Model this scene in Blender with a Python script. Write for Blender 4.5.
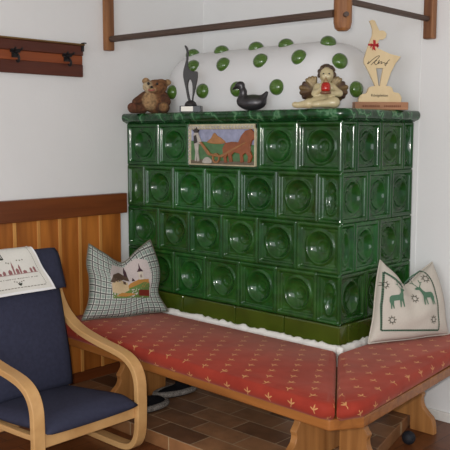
import bpy, bmesh, math, random
import numpy as np
from mathutils import Vector, Matrix
from mathutils.bvhtree import BVHTree
random.seed(7)
C = bpy.context.scene.collection
S = bpy.context.scene
for o in list(bpy.data.objects):
    bpy.data.objects.remove(o, do_unlink=True)

# ------------------------------------------------------------------ camera
cam_d = bpy.data.cameras.new('camera'); cam = bpy.data.objects.new('camera', cam_d); C.objects.link(cam)
YAW, PITCH, ROLL = -0.754, -0.114, 0.001
fwd = Vector((math.sin(YAW)*math.cos(PITCH), math.cos(YAW)*math.cos(PITCH), math.sin(PITCH)))
rgt = fwd.cross(Vector((0, 0, 1))).normalized(); upv = rgt.cross(fwd)
rot = Matrix((rgt, upv, -fwd)).transposed().to_4x4()
cam.matrix_world = Matrix.Translation((3.18, -3.232, 1.424)) @ rot
cam_d.sensor_width = 36; cam_d.sensor_fit = 'HORIZONTAL'; cam_d.lens = 788.65/450*36
cam_d.clip_start = 0.05
S.camera = cam
# ------------------------------------------------------------------ world, lights, exposure
w = bpy.data.worlds.new('room_ambience'); S.world = w; w.use_nodes = True
w.node_tree.nodes['Background'].inputs[0].default_value = (0.80, 0.86, 0.95, 1)
w.node_tree.nodes['Background'].inputs[1].default_value = 0.46
def area(name, loc, target, sx, sy, power, col):
    l = bpy.data.lights.new(name, 'AREA'); l.shape = 'RECTANGLE'; l.size = sx; l.size_y = sy
    l.energy = power; l.color = col
    o = bpy.data.objects.new(name, l); C.objects.link(o); o.location = loc
    o.rotation_euler = (Vector(target)-Vector(loc)).to_track_quat('-Z', 'Y').to_euler()
    return o
area('window_daylight', (3.3, -4.9, 1.7), (0.7, -0.5, 1.0), 4.2, 2.2, 72, (0.93, 0.96, 1.0))
area('camera_flash', (3.15, -3.28, 1.465), (0.9, -0.7, 0.75), 0.06, 0.04, 26, (1.0, 0.95, 0.88))
S.view_settings.view_transform = 'Standard'; S.view_settings.look = 'None'
S.view_settings.exposure = 0.30; S.view_settings.gamma = 1.0

# ------------------------------------------------------------------ materials
def lin(c):
    return tuple(((v/255)/12.92 if v/255 <= .04045 else ((v/255+.055)/1.055)**2.4) for v in c)
def new_mat(name):
    m = bpy.data.materials.new(name); m.use_nodes = True
    nt = m.node_tree; b = nt.nodes['Principled BSDF']
    return m, nt, b
def N(nt, typ, **kw):
    n = nt.nodes.new(typ)
    for k, v in kw.items():
        if k.startswith('i_'):
            n.inputs[int(k[2:])].default_value = v
        else: setattr(n, k, v)
    return n
def ramp(nt, stops):
    r = nt.nodes.new('ShaderNodeValToRGB')
    while len(r.color_ramp.elements) < len(stops): r.color_ramp.elements.new(0.5)
    for e, (p, c) in zip(r.color_ramp.elements, stops):
        e.position = p; e.color = (*c, 1)
    return r
def plain(name, rgb, rough=.5, metal=0, noise=0.0, nscale=40, bump=0.0, bscale=200, spec=.5, coat=0):
    m, nt, b = new_mat(name)
    c = lin(rgb)
    b.inputs['Base Color'].default_value = (*c, 1)
    b.inputs['Roughness'].default_value = rough; b.inputs['Metallic'].default_value = metal
    b.inputs['Specular IOR Level'].default_value = spec
    b.inputs['Coat Weight'].default_value = coat
    L = nt.links
    tc = N(nt, 'ShaderNodeTexCoord')
    if noise:
        n = N(nt, 'ShaderNodeTexNoise'); n.inputs['Scale'].default_value = nscale; n.inputs['Detail'].default_value = 4
        L.new(tc.outputs['Object'], n.inputs['Vector'])
        r = ramp(nt, [(.25, tuple(v*(1-noise) for v in c)), (.75, tuple(min(1, v*(1+noise)) for v in c))])
        L.new(n.outputs['Fac'], r.inputs[0]); L.new(r.outputs[0], b.inputs['Base Color'])
    if bump:
        n2 = N(nt, 'ShaderNodeTexNoise'); n2.inputs['Scale'].default_value = bscale; n2.inputs['Detail'].default_value = 3
        L.new(tc.outputs['Object'], n2.inputs['Vector'])
        bp = N(nt, 'ShaderNodeBump'); bp.inputs['Strength'].default_value = bump; bp.inputs['Distance'].default_value = .004
        L.new(n2.outputs['Fac'], bp.inputs['Height']); L.new(bp.outputs[0], b.inputs['Normal'])
    return m
def wood(name, c1, c2, axis='Z', scale=6, rough=.45, stretch=14, knots=False):
    m, nt, b = new_mat(name); L = nt.links
    tc = N(nt, 'ShaderNodeTexCoord'); mp = N(nt, 'ShaderNodeMapping')
    sc = [scale*stretch/3]*3; sc['XYZ'.index(axis)] = scale/3
    mp.inputs['Scale'].default_value = sc
    L.new(tc.outputs['Object'], mp.inputs['Vector'])
    n = N(nt, 'ShaderNodeTexNoise'); n.inputs['Scale'].default_value = 1.0; n.inputs['Detail'].default_value = 6; n.inputs['Distortion'].default_value = .6
    L.new(mp.outputs[0], n.inputs['Vector'])
    r = ramp(nt, [(.3, lin(c1)), (.7, lin(c2))]); L.new(n.outputs['Fac'], r.inputs[0])
    out = r.outputs[0]
    if knots:
        v = N(nt, 'ShaderNodeTexVoronoi'); v.inputs['Scale'].default_value = 5.5
        mk = N(nt, 'ShaderNodeMapping'); mk.inputs['Scale'].default_value = (1, 1, .6)
        L.new(tc.outputs['Object'], mk.inputs['Vector']); L.new(mk.outputs[0], v.inputs['Vector'])
        kr = ramp(nt, [(.07, (1, 1, 1)), (.13, (0, 0, 0))]); L.new(v.outputs['Distance'], kr.inputs[0])
        mx = N(nt, 'ShaderNodeMixRGB'); mx.inputs[2].default_value = (*[x*.35 for x in lin(c1)], 1)
        L.new(kr.outputs[0], mx.inputs[0]); L.new(out, mx.inputs[1]); out = mx.outputs[0]
    L.new(out, b.inputs['Base Color'])
    b.inputs['Roughness'].default_value = rough
    return m
def vcol_mat(name, rough=.5, bump=0, bscale=150, noise=0, nscale=60, coat=0, metal=0):
    m, nt, b = new_mat(name); L = nt.links
    a = N(nt, 'ShaderNodeAttribute', attribute_name='tint'); out = a.outputs['Color']
    tc = N(nt, 'ShaderNodeTexCoord')
    if noise:
        n = N(nt, 'ShaderNodeTexNoise'); n.inputs['Scale'].default_value = nscale; n.inputs['Detail'].default_value = 4
        L.new(tc.outputs['Object'], n.inputs['Vector'])
        r = ramp(nt, [(.3, (1-noise,)*3), (.7, (1+noise*.3,)*3)]); L.new(n.outputs['Fac'], r.inputs[0])
        mx = N(nt, 'ShaderNodeMixRGB', blend_type='MULTIPLY'); mx.inputs[0].default_value = 1
        L.new(out, mx.inputs[1]); L.new(r.outputs[0], mx.inputs[2]); out = mx.outputs[0]
    L.new(out, b.inputs['Base Color'])
    b.inputs['Roughness'].default_value = rough; b.inputs['Coat Weight'].default_value = coat; b.inputs['Metallic'].default_value = metal
    if bump:
        n2 = N(nt, 'ShaderNodeTexNoise'); n2.inputs['Scale'].default_value = bscale; n2.inputs['Detail'].default_value = 3
        L.new(tc.outputs['Object'], n2.inputs['Vector'])
        bp = N(nt, 'ShaderNodeBump'); bp.inputs['Strength'].default_value = bump; bp.inputs['Distance'].default_value = .004
        L.new(n2.outputs['Fac'], bp.inputs['Height']); L.new(bp.outputs[0], b.inputs['Normal'])
    return m

M = {}
M['plaster'] = plain('wall_plaster', (232, 232, 231), .9, noise=.02, nscale=3, bump=.15, bscale=60)
M['white_rough'] = plain('rough_white_plaster', (230, 228, 222), .9, noise=.06, nscale=30, bump=.6, bscale=80)
M['dome'] = plain('smooth_white_plaster', (226, 226, 226), .55, noise=.015, nscale=4, bump=.08, bscale=30)
M['ceiling'] = plain('ceiling_paint', (225, 223, 218), .9)
M['olive'] = plain('olive_glaze', (62, 78, 20), .16, noise=.25, nscale=9, bump=.05, bscale=30, coat=.4)
M['knob'] = plain('leaf_green_glaze', (74, 106, 40), .13, noise=.22, nscale=25, coat=.5)
M['panel'] = wood('honey_pine_boards', (134, 72, 24), (192, 118, 48), 'Z', 5, .42, 10, knots=True)
M['batten'] = wood('light_pine_batten', (190, 126, 60), (216, 156, 84), 'Z', 6, .45)
M['panel_rail'] = wood('dark_stained_rail', (98, 48, 20), (124, 66, 30), 'Y', 6, .4)
M['rack_dark'] = wood('mahogany_stain', (72, 30, 17), (92, 42, 24), 'Y', 6, .45)
M['rack_mid'] = wood('orange_stain', (124, 58, 24), (150, 76, 34), 'Y', 6, .45)
M['rack_top'] = wood('rack_shelf_wood', (96, 70, 34), (120, 88, 44), 'Y', 6, .45)
M['iron'] = plain('black_iron', (22, 21, 22), .4, spec=.5)
M['post'] = wood('hanging_post_wood', (104, 62, 34), (158, 106, 60), 'Z', 7, .5)
M['rail'] = wood('hanging_rail_wood', (66, 50, 42), (88, 68, 56), 'Y', 7, .5)
M['rail_x'] = wood('hanging_rail_wood_long', (66, 50, 42), (88, 68, 56), 'X', 7, .5)
M['bench'] = wood('bench_pine', (142, 92, 46), (184, 128, 72), 'Z', 5, .42)
M['bench_x'] = wood('bench_seat_pine', (126, 74, 32), (168, 106, 50), 'X', 5, .4)
M['beech'] = wood('beech_veneer', (188, 142, 88), (212, 168, 112), 'X', 4, .4, 8)
M['navy'] = plain('navy_cotton', (55, 57, 75), .9, noise=.12, nscale=60, bump=.3, bscale=260, spec=.15)
M['ply'] = wood('pale_plywood', (214, 190, 146), (232, 210, 168), 'Z', 4, .5, 6)
M['block'] = wood('trophy_block_wood', (150, 104, 74), (176, 128, 94), 'X', 6, .5)
M['ink'] = plain('black_ink', (30, 24, 22), .7)
M['brown_ink'] = plain('brown_engraving', (118, 70, 44), .7)
M['red'] = plain('red_ribbon', (180, 26, 32), .6)
M['black_stone'] = plain('black_marble', (22, 22, 24), .25)
M['silver'] = plain('silver_plate', (196, 190, 178), .35, metal=.3)
M['pewter'] = plain('dark_pewter', (62, 60, 62), .38, metal=.55, noise=.15, nscale=30)
M['bronze'] = plain('blackened_bronze', (40, 36, 36), .5, noise=.15, nscale=30)
M['black_felt'] = plain('black_felt', (22, 21, 24), .95, bump=.4, spec=.1)
M['grey_fur'] = plain('grey_speckled_fur', (128, 122, 116), .95, noise=.75, nscale=160, bump=1, bscale=240, spec=.1)
M['ball'] = plain('black_rubber', (20, 22, 30), .7, bump=.2)
M['glider'] = plain('glider_plastic', (120, 122, 112), .5)
M['linen'] = plain('cream_linen', (200, 192, 180), .9, noise=.05, nscale=200, bump=.25, bscale=500, spec=.1)
M['white_cloth'] = plain('white_cotton', (222, 220, 212), .9, noise=.03, nscale=100, bump=.2, bscale=500, spec=.1)
M['hem'] = plain('white_hem', (236, 236, 236), .9, spec=.1)
def thread(n, rgb): M[n] = plain(n.replace(' ', '_'), rgb, .85, noise=.15, nscale=250, spec=.1)
for n, c in {'green thread': (86, 118, 96), 'dark thread': (62, 66, 58), 'grey thread': (122, 116, 104), 'mauve thread': (150, 104, 104),
             'pale sky': (196, 184, 180), 'barn brown': (92, 74, 62), 'house cream': (198, 176, 140), 'roof rust': (122, 48, 38), 'hill green': (104, 126, 70),
             'ochre thread': (176, 126, 66), 'tower grey': (154, 138, 130), 'spire dark': (74, 54, 60), 'wall cream': (206, 196, 180)}.items(): thread(n, c)
# glazed tile: per-tile tint attribute times glaze mottling
def tile_material():
    m, nt, b = new_mat('bottle_green_glaze'); L = nt.links
    a = N(nt, 'ShaderNodeAttribute', attribute_name='tint')
    tc = N(nt, 'ShaderNodeTexCoord')
    n = N(nt, 'ShaderNodeTexNoise'); n.inputs['Scale'].default_value = 22; n.inputs['Detail'].default_value = 5
    L.new(tc.outputs['Object'], n.inputs['Vector'])
    r = ramp(nt, [(.3, (.62, .62, .62)), (.7, (1.25, 1.25, 1.15))]); L.new(n.outputs['Fac'], r.inputs[0])
    mx = N(nt, 'ShaderNodeMixRGB', blend_type='MULTIPLY'); mx.inputs[0].default_value = 1
    L.new(a.outputs['Color'], mx.inputs[1]); L.new(r.outputs[0], mx.inputs[2])
    L.new(mx.outputs[0], b.inputs['Base Color'])
    b.inputs['Roughness'].default_value = .11; b.inputs['Specular IOR Level'].default_value = .4; b.inputs['Coat Weight'].default_value = .1; b.inputs['Coat Roughness'].default_value = .06
    bp = N(nt, 'ShaderNodeBump'); bp.inputs['Strength'].default_value = .12; bp.inputs['Distance'].default_value = .003
    n2 = N(nt, 'ShaderNodeTexNoise'); n2.inputs['Scale'].default_value = 38
    L.new(tc.outputs['Object'], n2.inputs['Vector']); L.new(n2.outputs['Fac'], bp.inputs['Height']); L.new(bp.outputs[0], b.inputs['Normal'])
    return m
M['tile'] = tile_material()
def cornice_material():
    m, nt, b = new_mat('mottled_green_glaze'); L = nt.links
    tc = N(nt, 'ShaderNodeTexCoord')
    wv = N(nt, 'ShaderNodeTexWave', bands_direction='DIAGONAL'); wv.inputs['Scale'].default_value = 5; wv.inputs['Distortion'].default_value = 7; wv.inputs['Detail'].default_value = 3; wv.inputs['Detail Scale'].default_value = 3
    L.new(tc.outputs['Object'], wv.inputs['Vector'])
    r = ramp(nt, [(.0, lin((14, 54, 24))), (.8, lin((22, 74, 36))), (.93, lin((36, 92, 52))), (1, lin((84, 126, 90)))]); L.new(wv.outputs['Fac'], r.inputs[0])
    L.new(r.outputs[0], b.inputs['Base Color']); b.inputs['Roughness'].default_value = .2
    bp = N(nt, 'ShaderNodeBump'); bp.inputs['Strength'].default_value = .25; bp.inputs['Distance'].default_value = .004
    L.new(wv.outputs['Fac'], bp.inputs['Height']); L.new(bp.outputs[0], b.inputs['Normal'])
    return m
M['cornice'] = cornice_material()
def brick_mat(name, c1, c2, mortar, bw, rh, ms, rough=.45, rotz=0, bias=0):
    m, nt, b = new_mat(name); L = nt.links
    tc = N(nt, 'ShaderNodeTexCoord'); mp = N(nt, 'ShaderNodeMapping'); mp.inputs['Rotation'].default_value = (0, 0, rotz)
    L.new(tc.outputs['Object'], mp.inputs['Vector'])
    br = N(nt, 'ShaderNodeTexBrick'); br.offset = .5
    br.inputs['Color1'].default_value = (*lin(c1), 1); br.inputs['Color2'].default_value = (*lin(c2), 1); br.inputs['Mortar'].default_value = (*lin(mortar), 1)
    br.inputs['Scale'].default_value = 1; br.inputs['Brick Width'].default_value = bw; br.inputs['Row Height'].default_value = rh
    br.inputs['Mortar Size'].default_value = ms; br.inputs['Bias'].default_value = bias
    L.new(mp.outputs[0], br.inputs['Vector'])
    n = N(nt, 'ShaderNodeTexNoise'); n.inputs['Scale'].default_value = 14; n.inputs['Detail'].default_value = 4
    L.new(tc.outputs['Object'], n.inputs['Vector'])
    r = ramp(nt, [(.3, (.78, .78, .78)), (.7, (1.15, 1.15, 1.15))]); L.new(n.outputs['Fac'], r.inputs[0])
    mx = N(nt, 'ShaderNodeMixRGB', blend_type='MULTIPLY'); mx.inputs[0].default_value = 1
    L.new(br.outputs['Color'], mx.inputs[1]); L.new(r.outputs[0], mx.inputs[2])
    L.new(mx.outputs[0], b.inputs['Base Color']); b.inputs['Roughness'].default_value = rough
    bp = N(nt, 'ShaderNodeBump'); bp.inputs['Strength'].default_value = .4; bp.inputs['Distance'].default_value = -.003
    L.new(br.outputs['Fac'], bp.inputs['Height']); L.new(bp.outputs[0], b.inputs['Normal'])
    return m
M['hearth'] = brick_mat('terracotta_hearth_tiles', (100, 68, 46), (158, 114, 78), (172, 148, 118), .245, .122, .0028)
M['hearth_side'] = brick_mat('terracotta_edge_tiles', (140, 96, 60), (158, 112, 74), (176, 152, 118), .245, .3, .0028)
M['floor'] = brick_mat('red_brown_parquet', (98, 54, 28), (128, 76, 40), (58, 32, 18), .6, .09, .0015, .4, math.pi/2)

def nmath(nt, op, a, b=None, clamp=False):
    n = nt.nodes.new('ShaderNodeMath'); n.operation = op; n.use_clamp = clamp
    for i, v in enumerate((a, b)):
        if v is None: continue
        if isinstance(v, (int, float)): n.inputs[i].default_value = v
        else: nt.links.new(v, n.inputs[i])
    return n.outputs[0]
def cushion_material():
    # red brocade with small woven three-leaf sprigs in staggered rows
    m, nt, b = new_mat('red_brocade'); L = nt.links
    uv = N(nt, 'ShaderNodeUVMap'); sp = N(nt, 'ShaderNodeSeparateXYZ'); L.new(uv.outputs[0], sp.inputs[0])
    px_, py_ = .104, .061
    v = nmath(nt, 'DIVIDE', sp.outputs[1], py_); row = nmath(nt, 'FLOOR', v)
    par = nmath(nt, 'FLOORED_MODULO', row, 2.0)
    u = nmath(nt, 'ADD', nmath(nt, 'DIVIDE', sp.outputs[0], px_), nmath(nt, 'MULTIPLY', row, .37))
    colm = nmath(nt, 'FLOOR', u)
    lu = nmath(nt, 'MULTIPLY', nmath(nt, 'SUBTRACT', nmath(nt, 'SUBTRACT', u, colm), .5), px_)
    lv = nmath(nt, 'MULTIPLY', nmath(nt, 'SUBTRACT', nmath(nt, 'SUBTRACT', v, row), .5), py_)
    sgn = nmath(nt, 'SUBTRACT', nmath(nt, 'MULTIPLY', nmath(nt, 'FLOORED_MODULO', nmath(nt, 'ADD', colm, row), 2.0), 2.0), 1.0)
    lu = nmath(nt, 'MULTIPLY', lu, sgn)
    acc = None
    for ang, ln, wd, ox, oy in ((95, .0115, .0030, .001, .006), (30, .0105, .0028, .008, .001), (150, .0105, .0028, -.007, .002), (245, .008, .0022, -.002, -.010)):
        ca, sa = math.cos(math.radians(ang)), math.sin(math.radians(ang))
        dx = nmath(nt, 'SUBTRACT', lu, ox); dy = nmath(nt, 'SUBTRACT', lv, oy)
        a1 = nmath(nt, 'DIVIDE', nmath(nt, 'ADD', nmath(nt, 'MULTIPLY', dx, ca), nmath(nt, 'MULTIPLY', dy, sa)), ln)
        a2 = nmath(nt, 'DIVIDE', nmath(nt, 'SUBTRACT', nmath(nt, 'MULTIPLY', dy, ca), nmath(nt, 'MULTIPLY', dx, sa)), wd)
        d = nmath(nt, 'ADD', nmath(nt, 'MULTIPLY', a1, a1), nmath(nt, 'MULTIPLY', a2, a2))
        e = nmath(nt, 'LESS_THAN', d, 1.0)
        acc = e if acc is None else nmath(nt, 'MAXIMUM', acc, e)
    tc = N(nt, 'ShaderNodeTexCoord')
    n = N(nt, 'ShaderNodeTexNoise'); n.inputs['Scale'].default_value = 9; n.inputs['Detail'].default_value = 4
    L.new(tc.outputs['Object'], n.inputs['Vector'])
    r = ramp(nt, [(.3, lin((136, 42, 30))), (.7, lin((158, 54, 38)))]); L.new(n.outputs['Fac'], r.inputs[0])
    mx = N(nt, 'ShaderNodeMixRGB'); L.new(acc, mx.inputs[0]); L.new(r.outputs[0], mx.inputs[1]); mx.inputs[2].default_value = (*lin((194, 138, 88)), 1)
    L.new(mx.outputs[0], b.inputs['Base Color']); b.inputs['Roughness'].default_value = .75
    b.inputs['Sheen Weight'].default_value = .25; b.inputs['Sheen Tint'].default_value = (1, .5, .4, 1)
    b.inputs['Specular IOR Level'].default_value = .2
    n2 = N(nt, 'ShaderNodeTexNoise'); n2.inputs['Scale'].default_value = 6; n2.inputs['Detail'].default_value = 2; L.new(tc.outputs['Object'], n2.inputs['Vector'])
    bp = N(nt, 'ShaderNodeBump'); bp.inputs['Strength'].default_value = .35; bp.inputs['Distance'].default_value = .02
    L.new(n2.outputs['Fac'], bp.inputs['Height']); L.new(bp.outputs[0], b.inputs['Normal'])
    return m
M['brocade'] = cushion_material()
def check_material():
    m, nt, b = new_mat('grey_green_check'); L = nt.links
    uv = N(nt, 'ShaderNodeUVMap'); sp = N(nt, 'ShaderNodeSeparateXYZ'); L.new(uv.outputs[0], sp.inputs[0])
    def stripes(s, per, lo, hi, off=0.0):
        t = nmath(nt, 'FLOORED_MODULO', nmath(nt, 'ADD', nmath(nt, 'DIVIDE', s, per), off), 1.0)
        return nmath(nt, 'MULTIPLY', nmath(nt, 'GREATER_THAN', t, lo), nmath(nt, 'LESS_THAN', t, hi))
    P = .030
    base = None
    sage = nmath(nt, 'ADD', stripes(sp.outputs[0], P, .0, .5), stripes(sp.outputs[1], P, .0, .5))
    sage = nmath(nt, 'MULTIPLY', sage, .5)
    dark = nmath(nt, 'MAXIMUM', stripes(sp.outputs[0], P, .62, .82), stripes(sp.outputs[1], P, .62, .82))
    mx = N(nt, 'ShaderNodeMixRGB'); L.new(sage, mx.inputs[0]); mx.inputs[1].default_value = (*lin((218, 218, 210)), 1); mx.inputs[2].default_value = (*lin((140, 156, 146)), 1)
    mx2 = N(nt, 'ShaderNodeMixRGB'); L.new(nmath(nt, 'MULTIPLY', dark, .85), mx2.inputs[0]); L.new(mx.outputs[0], mx2.inputs[1]); mx2.inputs[2].default_value = (*lin((44, 42, 46)), 1)
    L.new(mx2.outputs[0], b.inputs['Base Color']); b.inputs['Roughness'].default_value = .9; b.inputs['Specular IOR Level'].default_value = .1
    return m
M['check'] = check_material()

# ------------------------------------------------------------------ helpers
def tag(o, label=None, cat=None, group=None, kind=None):
    if label: o['label'] = label
    if cat: o['category'] = cat
    if group: o['group'] = group
    if kind: o['kind'] = kind
    return o
def empty(name, loc, label, cat, rz=0, group=None):
    o = bpy.data.objects.new(name, None); C.objects.link(o); o.location = loc; o.rotation_euler = (0, 0, rz)
    o.empty_display_size = .05
    return tag(o, label, cat, group)
def root_loc(o):
    while o.parent: o = o.parent
    return Vector(o.location)
class MB:
    def __init__(s): s.v = []; s.f = []; s.mi = []; s.uv = None; s.tint = None
    def add(s, vs, fs, mi=0):
        k = len(s.v); s.v += [tuple(v) for v in vs]; s.f += [tuple(i+k for i in f) for f in fs]; s.mi += [mi]*len(fs)
        return s
    def box(s, a, b, mi=0):
        (x0, y0, z0), (x1, y1, z1) = a, b
        vs = [(x0,y0,z0),(x1,y0,z0),(x1,y1,z0),(x0,y1,z0),(x0,y0,z1),(x1,y0,z1),(x1,y1,z1),(x0,y1,z1)]
        return s.add(vs, [(0,3,2,1),(4,5,6,7),(0,1,5,4),(1,2,6,5),(2,3,7,6),(3,0,4,7)], mi)
    def prism(s, poly, O, X, Y, Z, h, mi=0, z0=0.0):
        # poly in plane (X,Y) at O, extruded from z0 to h along Z
        O, X, Y, Z = Vector(O), Vector(X), Vector(Y), Vector(Z); n = len(poly)
        a = sum(poly[i][0]*poly[(i+1)%n][1]-poly[(i+1)%n][0]*poly[i][1] for i in range(n))
        if (a < 0) != (X.cross(Y).dot(Z) < 0): poly = poly[::-1]
        lo = [O+X*p[0]+Y*p[1]+Z*z0 for p in poly]; hi = [O+X*p[0]+Y*p[1]+Z*h for p in poly]
        fs = [tuple(range(n-1, -1, -1)), tuple(range(n, 2*n))]+[(i, (i+1)%n, n+(i+1)%n, n+i) for i in range(n)]
        return s.add(lo+hi, fs, mi)
    def tube(s, pts, r, seg=10, mi=0, cap=True):
        pts = [Vector(p) for p in pts]; rs = r if isinstance(r, (list, tuple)) else [r]*len(pts)
        vs = []; fs = []; ref = None
        for i, p in enumerate(pts):
            t = (pts[min(i+1, len(pts)-1)]-pts[max(i-1, 0)]).normalized()
            if ref is None:
                ref = Vector((0, 0, 1)) if abs(t.z) < .9 else Vector((1, 0, 0))
            a = t.cross(ref).normalized(); bb = t.cross(a); ref = bb.cross(t) if bb.cross(t).length > 1e-6 else ref
            ref = a.cross(t)
            for k in range(seg):
                an = 2*math.pi*k/seg; vs.append(p+a*math.cos(an)*rs[i]+bb*math.sin(an)*rs[i])
        for i in range(len(pts)-1):
            for k in range(seg):
                fs.append((i*seg+k, i*seg+(k+1)%seg, (i+1)*seg+(k+1)%seg, (i+1)*seg+k))
        if cap: fs += [tuple(range(seg-1, -1, -1)), tuple((len(pts)-1)*seg+k for k in range(seg))]
        return s.add(vs, fs, mi)
    def lathe(s, prof, c=(0,0,0), seg=24, mi=0):
        c = Vector(c); vs = []; fs = []; n = len(prof)
        for k in range(seg):
            a = 2*math.pi*k/seg
            for r, z in prof: vs.append(c+Vector((r*math.cos(a), r*math.sin(a), z)))
        for k in range(seg):
            for i in range(n-1):
                fs.append((k*n+i, ((k+1)%seg)*n+i, ((k+1)%seg)*n+i+1, k*n+i+1))
        return s.add(vs, fs, mi)
    def grid(s, P, nu, nv, mi=0, flip=False):
        vs = []; fs = []
        for j in range(nv+1):
            for i in range(nu+1): vs.append(P(i/nu, j/nv))
        for j in range(nv):
            for i in range(nu):
                q = (j*(nu+1)+i, j*(nu+1)+i+1, (j+1)*(nu+1)+i+1, (j+1)*(nu+1)+i)
                fs.append(q[::-1] if flip else q)
        return s.add(vs, fs, mi)
    def build(s, name, mats, parent=None, world=True, smooth=False, bevel=0, seg=2, recalc=True, weld=0):
        vs = s.v
        if parent is not None and world:
            L = root_loc(parent); vs = [(v[0]-L.x, v[1]-L.y, v[2]-L.z) for v in vs]
        me = bpy.data.meshes.new(name); me.from_pydata(vs, [], s.f)
        mats = mats if isinstance(mats, (list, tuple)) else [mats]
        for m in mats: me.materials.append(M[m] if isinstance(m, str) else m)
        for p, i in zip(me.polygons, s.mi): p.material_index = i
        if s.uv is not None:
            lay = me.uv_layers.new(name='UVMap')
            for lp in me.loops: lay.data[lp.index].uv = s.uv[lp.vertex_index]
        if s.tint is not None:
            at = me.color_attributes.new('tint', 'FLOAT_COLOR', 'POINT')
            for i, c in enumerate(s.tint): at.data[i].color = (*c, 1)
        if recalc or weld:
            bm = bmesh.new(); bm.from_mesh(me)
            if weld: bmesh.ops.remove_doubles(bm, verts=bm.verts, dist=weld)
            if recalc: bmesh.ops.recalc_face_normals(bm, faces=bm.faces)
            bm.to_mesh(me); bm.free()
        if smooth:
            for p in me.polygons: p.use_smooth = True
        o = bpy.data.objects.new(name, me); C.objects.link(o)
        if parent is not None: o.parent = parent
        if bevel:
            md = o.modifiers.new('bevel', 'BEVEL'); md.width = bevel; md.segments = seg; md.limit_method = 'ANGLE'; md.angle_limit = math.radians(40)
            md.harden_normals = False
        return o
def catmull(pts, n=6, closed=False):
    pts = [Vector(p) for p in pts]; out = []; m = len(pts)
    for i in range(m if closed else m-1):
        p0 = pts[(i-1) % m] if closed or i > 0 else pts[0]*2-pts[1]
        p1 = pts[i]; p2 = pts[(i+1) % m]
        p3 = pts[(i+2) % m] if closed or i+2 < m else pts[-1]*2-pts[-2]
        for k in range(n):
            t = k/n
            out.append(.5*((2*p1)+(p2-p0)*t+(2*p0-5*p1+4*p2-p3)*t*t+(3*p1-p0-3*p2+p3)*t**3))
    if not closed: out.append(pts[-1])
    return out

# one continuous soft body from blended ellipsoids and tapered limbs (surface nets)
def blob(prims, cell, k=.008, zmin=None):
    """prims: ('e', centre, radii, rgb) or ('c', a, b, ra, rb, rgb). Returns MB with tint."""
    lo = np.array([1e9]*3); hi = -lo
    for p in prims:
        if p[0] == 'e': c, r = np.array(p[1]), np.array(p[2]); lo = np.minimum(lo, c-r); hi = np.maximum(hi, c+r)
        else:
            for q, r in ((p[1], p[3]), (p[2], p[4])): lo = np.minimum(lo, np.array(q)-r); hi = np.maximum(hi, np.array(q)+r)
    lo -= cell*3+k; hi += cell*3+k
    n = np.ceil((hi-lo)/cell).astype(int)+1
    ax = [lo[i]+cell*np.arange(n[i]) for i in range(3)]
    X = np.stack(np.meshgrid(*ax, indexing='ij'), -1)
    def ev(p, X):
        if p[0] == 'e':
            r = np.array(p[2]); d = (X-np.array(p[1]))
            k0 = np.linalg.norm(d/r, axis=-1); k1 = np.linalg.norm(d/(r*r), axis=-1)+1e-9
            return k0*(k0-1)/k1
        a, b = np.array(p[1], float), np.array(p[2], float); ba = b-a
        h = np.clip(((X-a)@ba)/(ba@ba+1e-12), 0, 1)
        return np.linalg.norm(X-a-h[..., None]*ba, axis=-1)-(p[3]+(p[4]-p[3])*h)
    F = None
    for p in prims:
        d = ev(p, X)
        if F is None: F = d
        else:
            h = np.clip(.5+.5*(F-d)/k, 0, 1); F = F*(1-h)+d*h-k*h*(1-h)
    if zmin is not None: F = np.maximum(F, zmin-X[..., 2])
    ins = F < 0
    corners = [(i, j, l) for i in (0, 1) for j in (0, 1) for l in (0, 1)]
    m = n-1
    sub = lambda A, c: A[c[0]:c[0]+m[0], c[1]:c[1]+m[1], c[2]:c[2]+m[2]]
    cnt = sum(sub(ins, c).astype(int) for c in corners)
    act = (cnt > 0) & (cnt < 8)
    idx = -np.ones(m, int); cells = np.argwhere(act); idx[act] = np.arange(len(cells))
    acc = np.zeros((len(cells), 3)); num = np.zeros(len(cells))
    val = {c: sub(F, c)[act] for c in corners}
    for ci, c in enumerate(corners):
        for c2 in corners[ci+1:]:
            if sum(abs(a-b) for a, b in zip(c, c2)) != 1: continue
            va, vb = val[c], val[c2]; s = (va < 0) != (vb < 0)
            t = np.where(s, va/np.where(s, va-vb, 1), 0)
            pt = np.array(c)+(np.array(c2)-np.array(c))*t[:, None]
            acc[s] += pt[s]; num[s] += 1
    V = lo+cell*(cells+acc/num[:, None])
    fs = []
    for a in range(3):
        b, c = (a+1) % 3, (a+2) % 3
        sl0 = [slice(None)]*3; sl1 = [slice(None)]*3; sl0[a] = slice(0, -1); sl1[a] = slice(1, None)
        e0, e1 = ins[tuple(sl0)], ins[tuple(sl1)]
        for q in np.argwhere(e0 != e1):
            if q[b] < 1 or q[c] < 1 or q[b] >= m[b] or q[c] >= m[c]: continue
            ids = []
            for db, dc in ((-1, -1), (0, -1), (0, 0), (-1, 0)):
                t = list(q); t[b] += db; t[c] += dc; ids.append(int(idx[tuple(t)]))
            if min(ids) < 0: continue
            fs.append(tuple(ids) if e0[tuple(q)] else tuple(ids[::-1]))
    D = np.stack([ev(p, V) for p in prims], -1)
    W = np.exp(-np.maximum(D-D.min(-1, keepdims=True), 0)/.0025)
    W /= W.sum(-1, keepdims=True)
    cols = np.array([lin(p[-1]) for p in prims])
    mb = MB(); mb.v = [tuple(v) for v in V]; mb.f = fs; mb.mi = [0]*len(fs); mb.tint = [tuple(c) for c in W@cols]
    return mb

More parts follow.
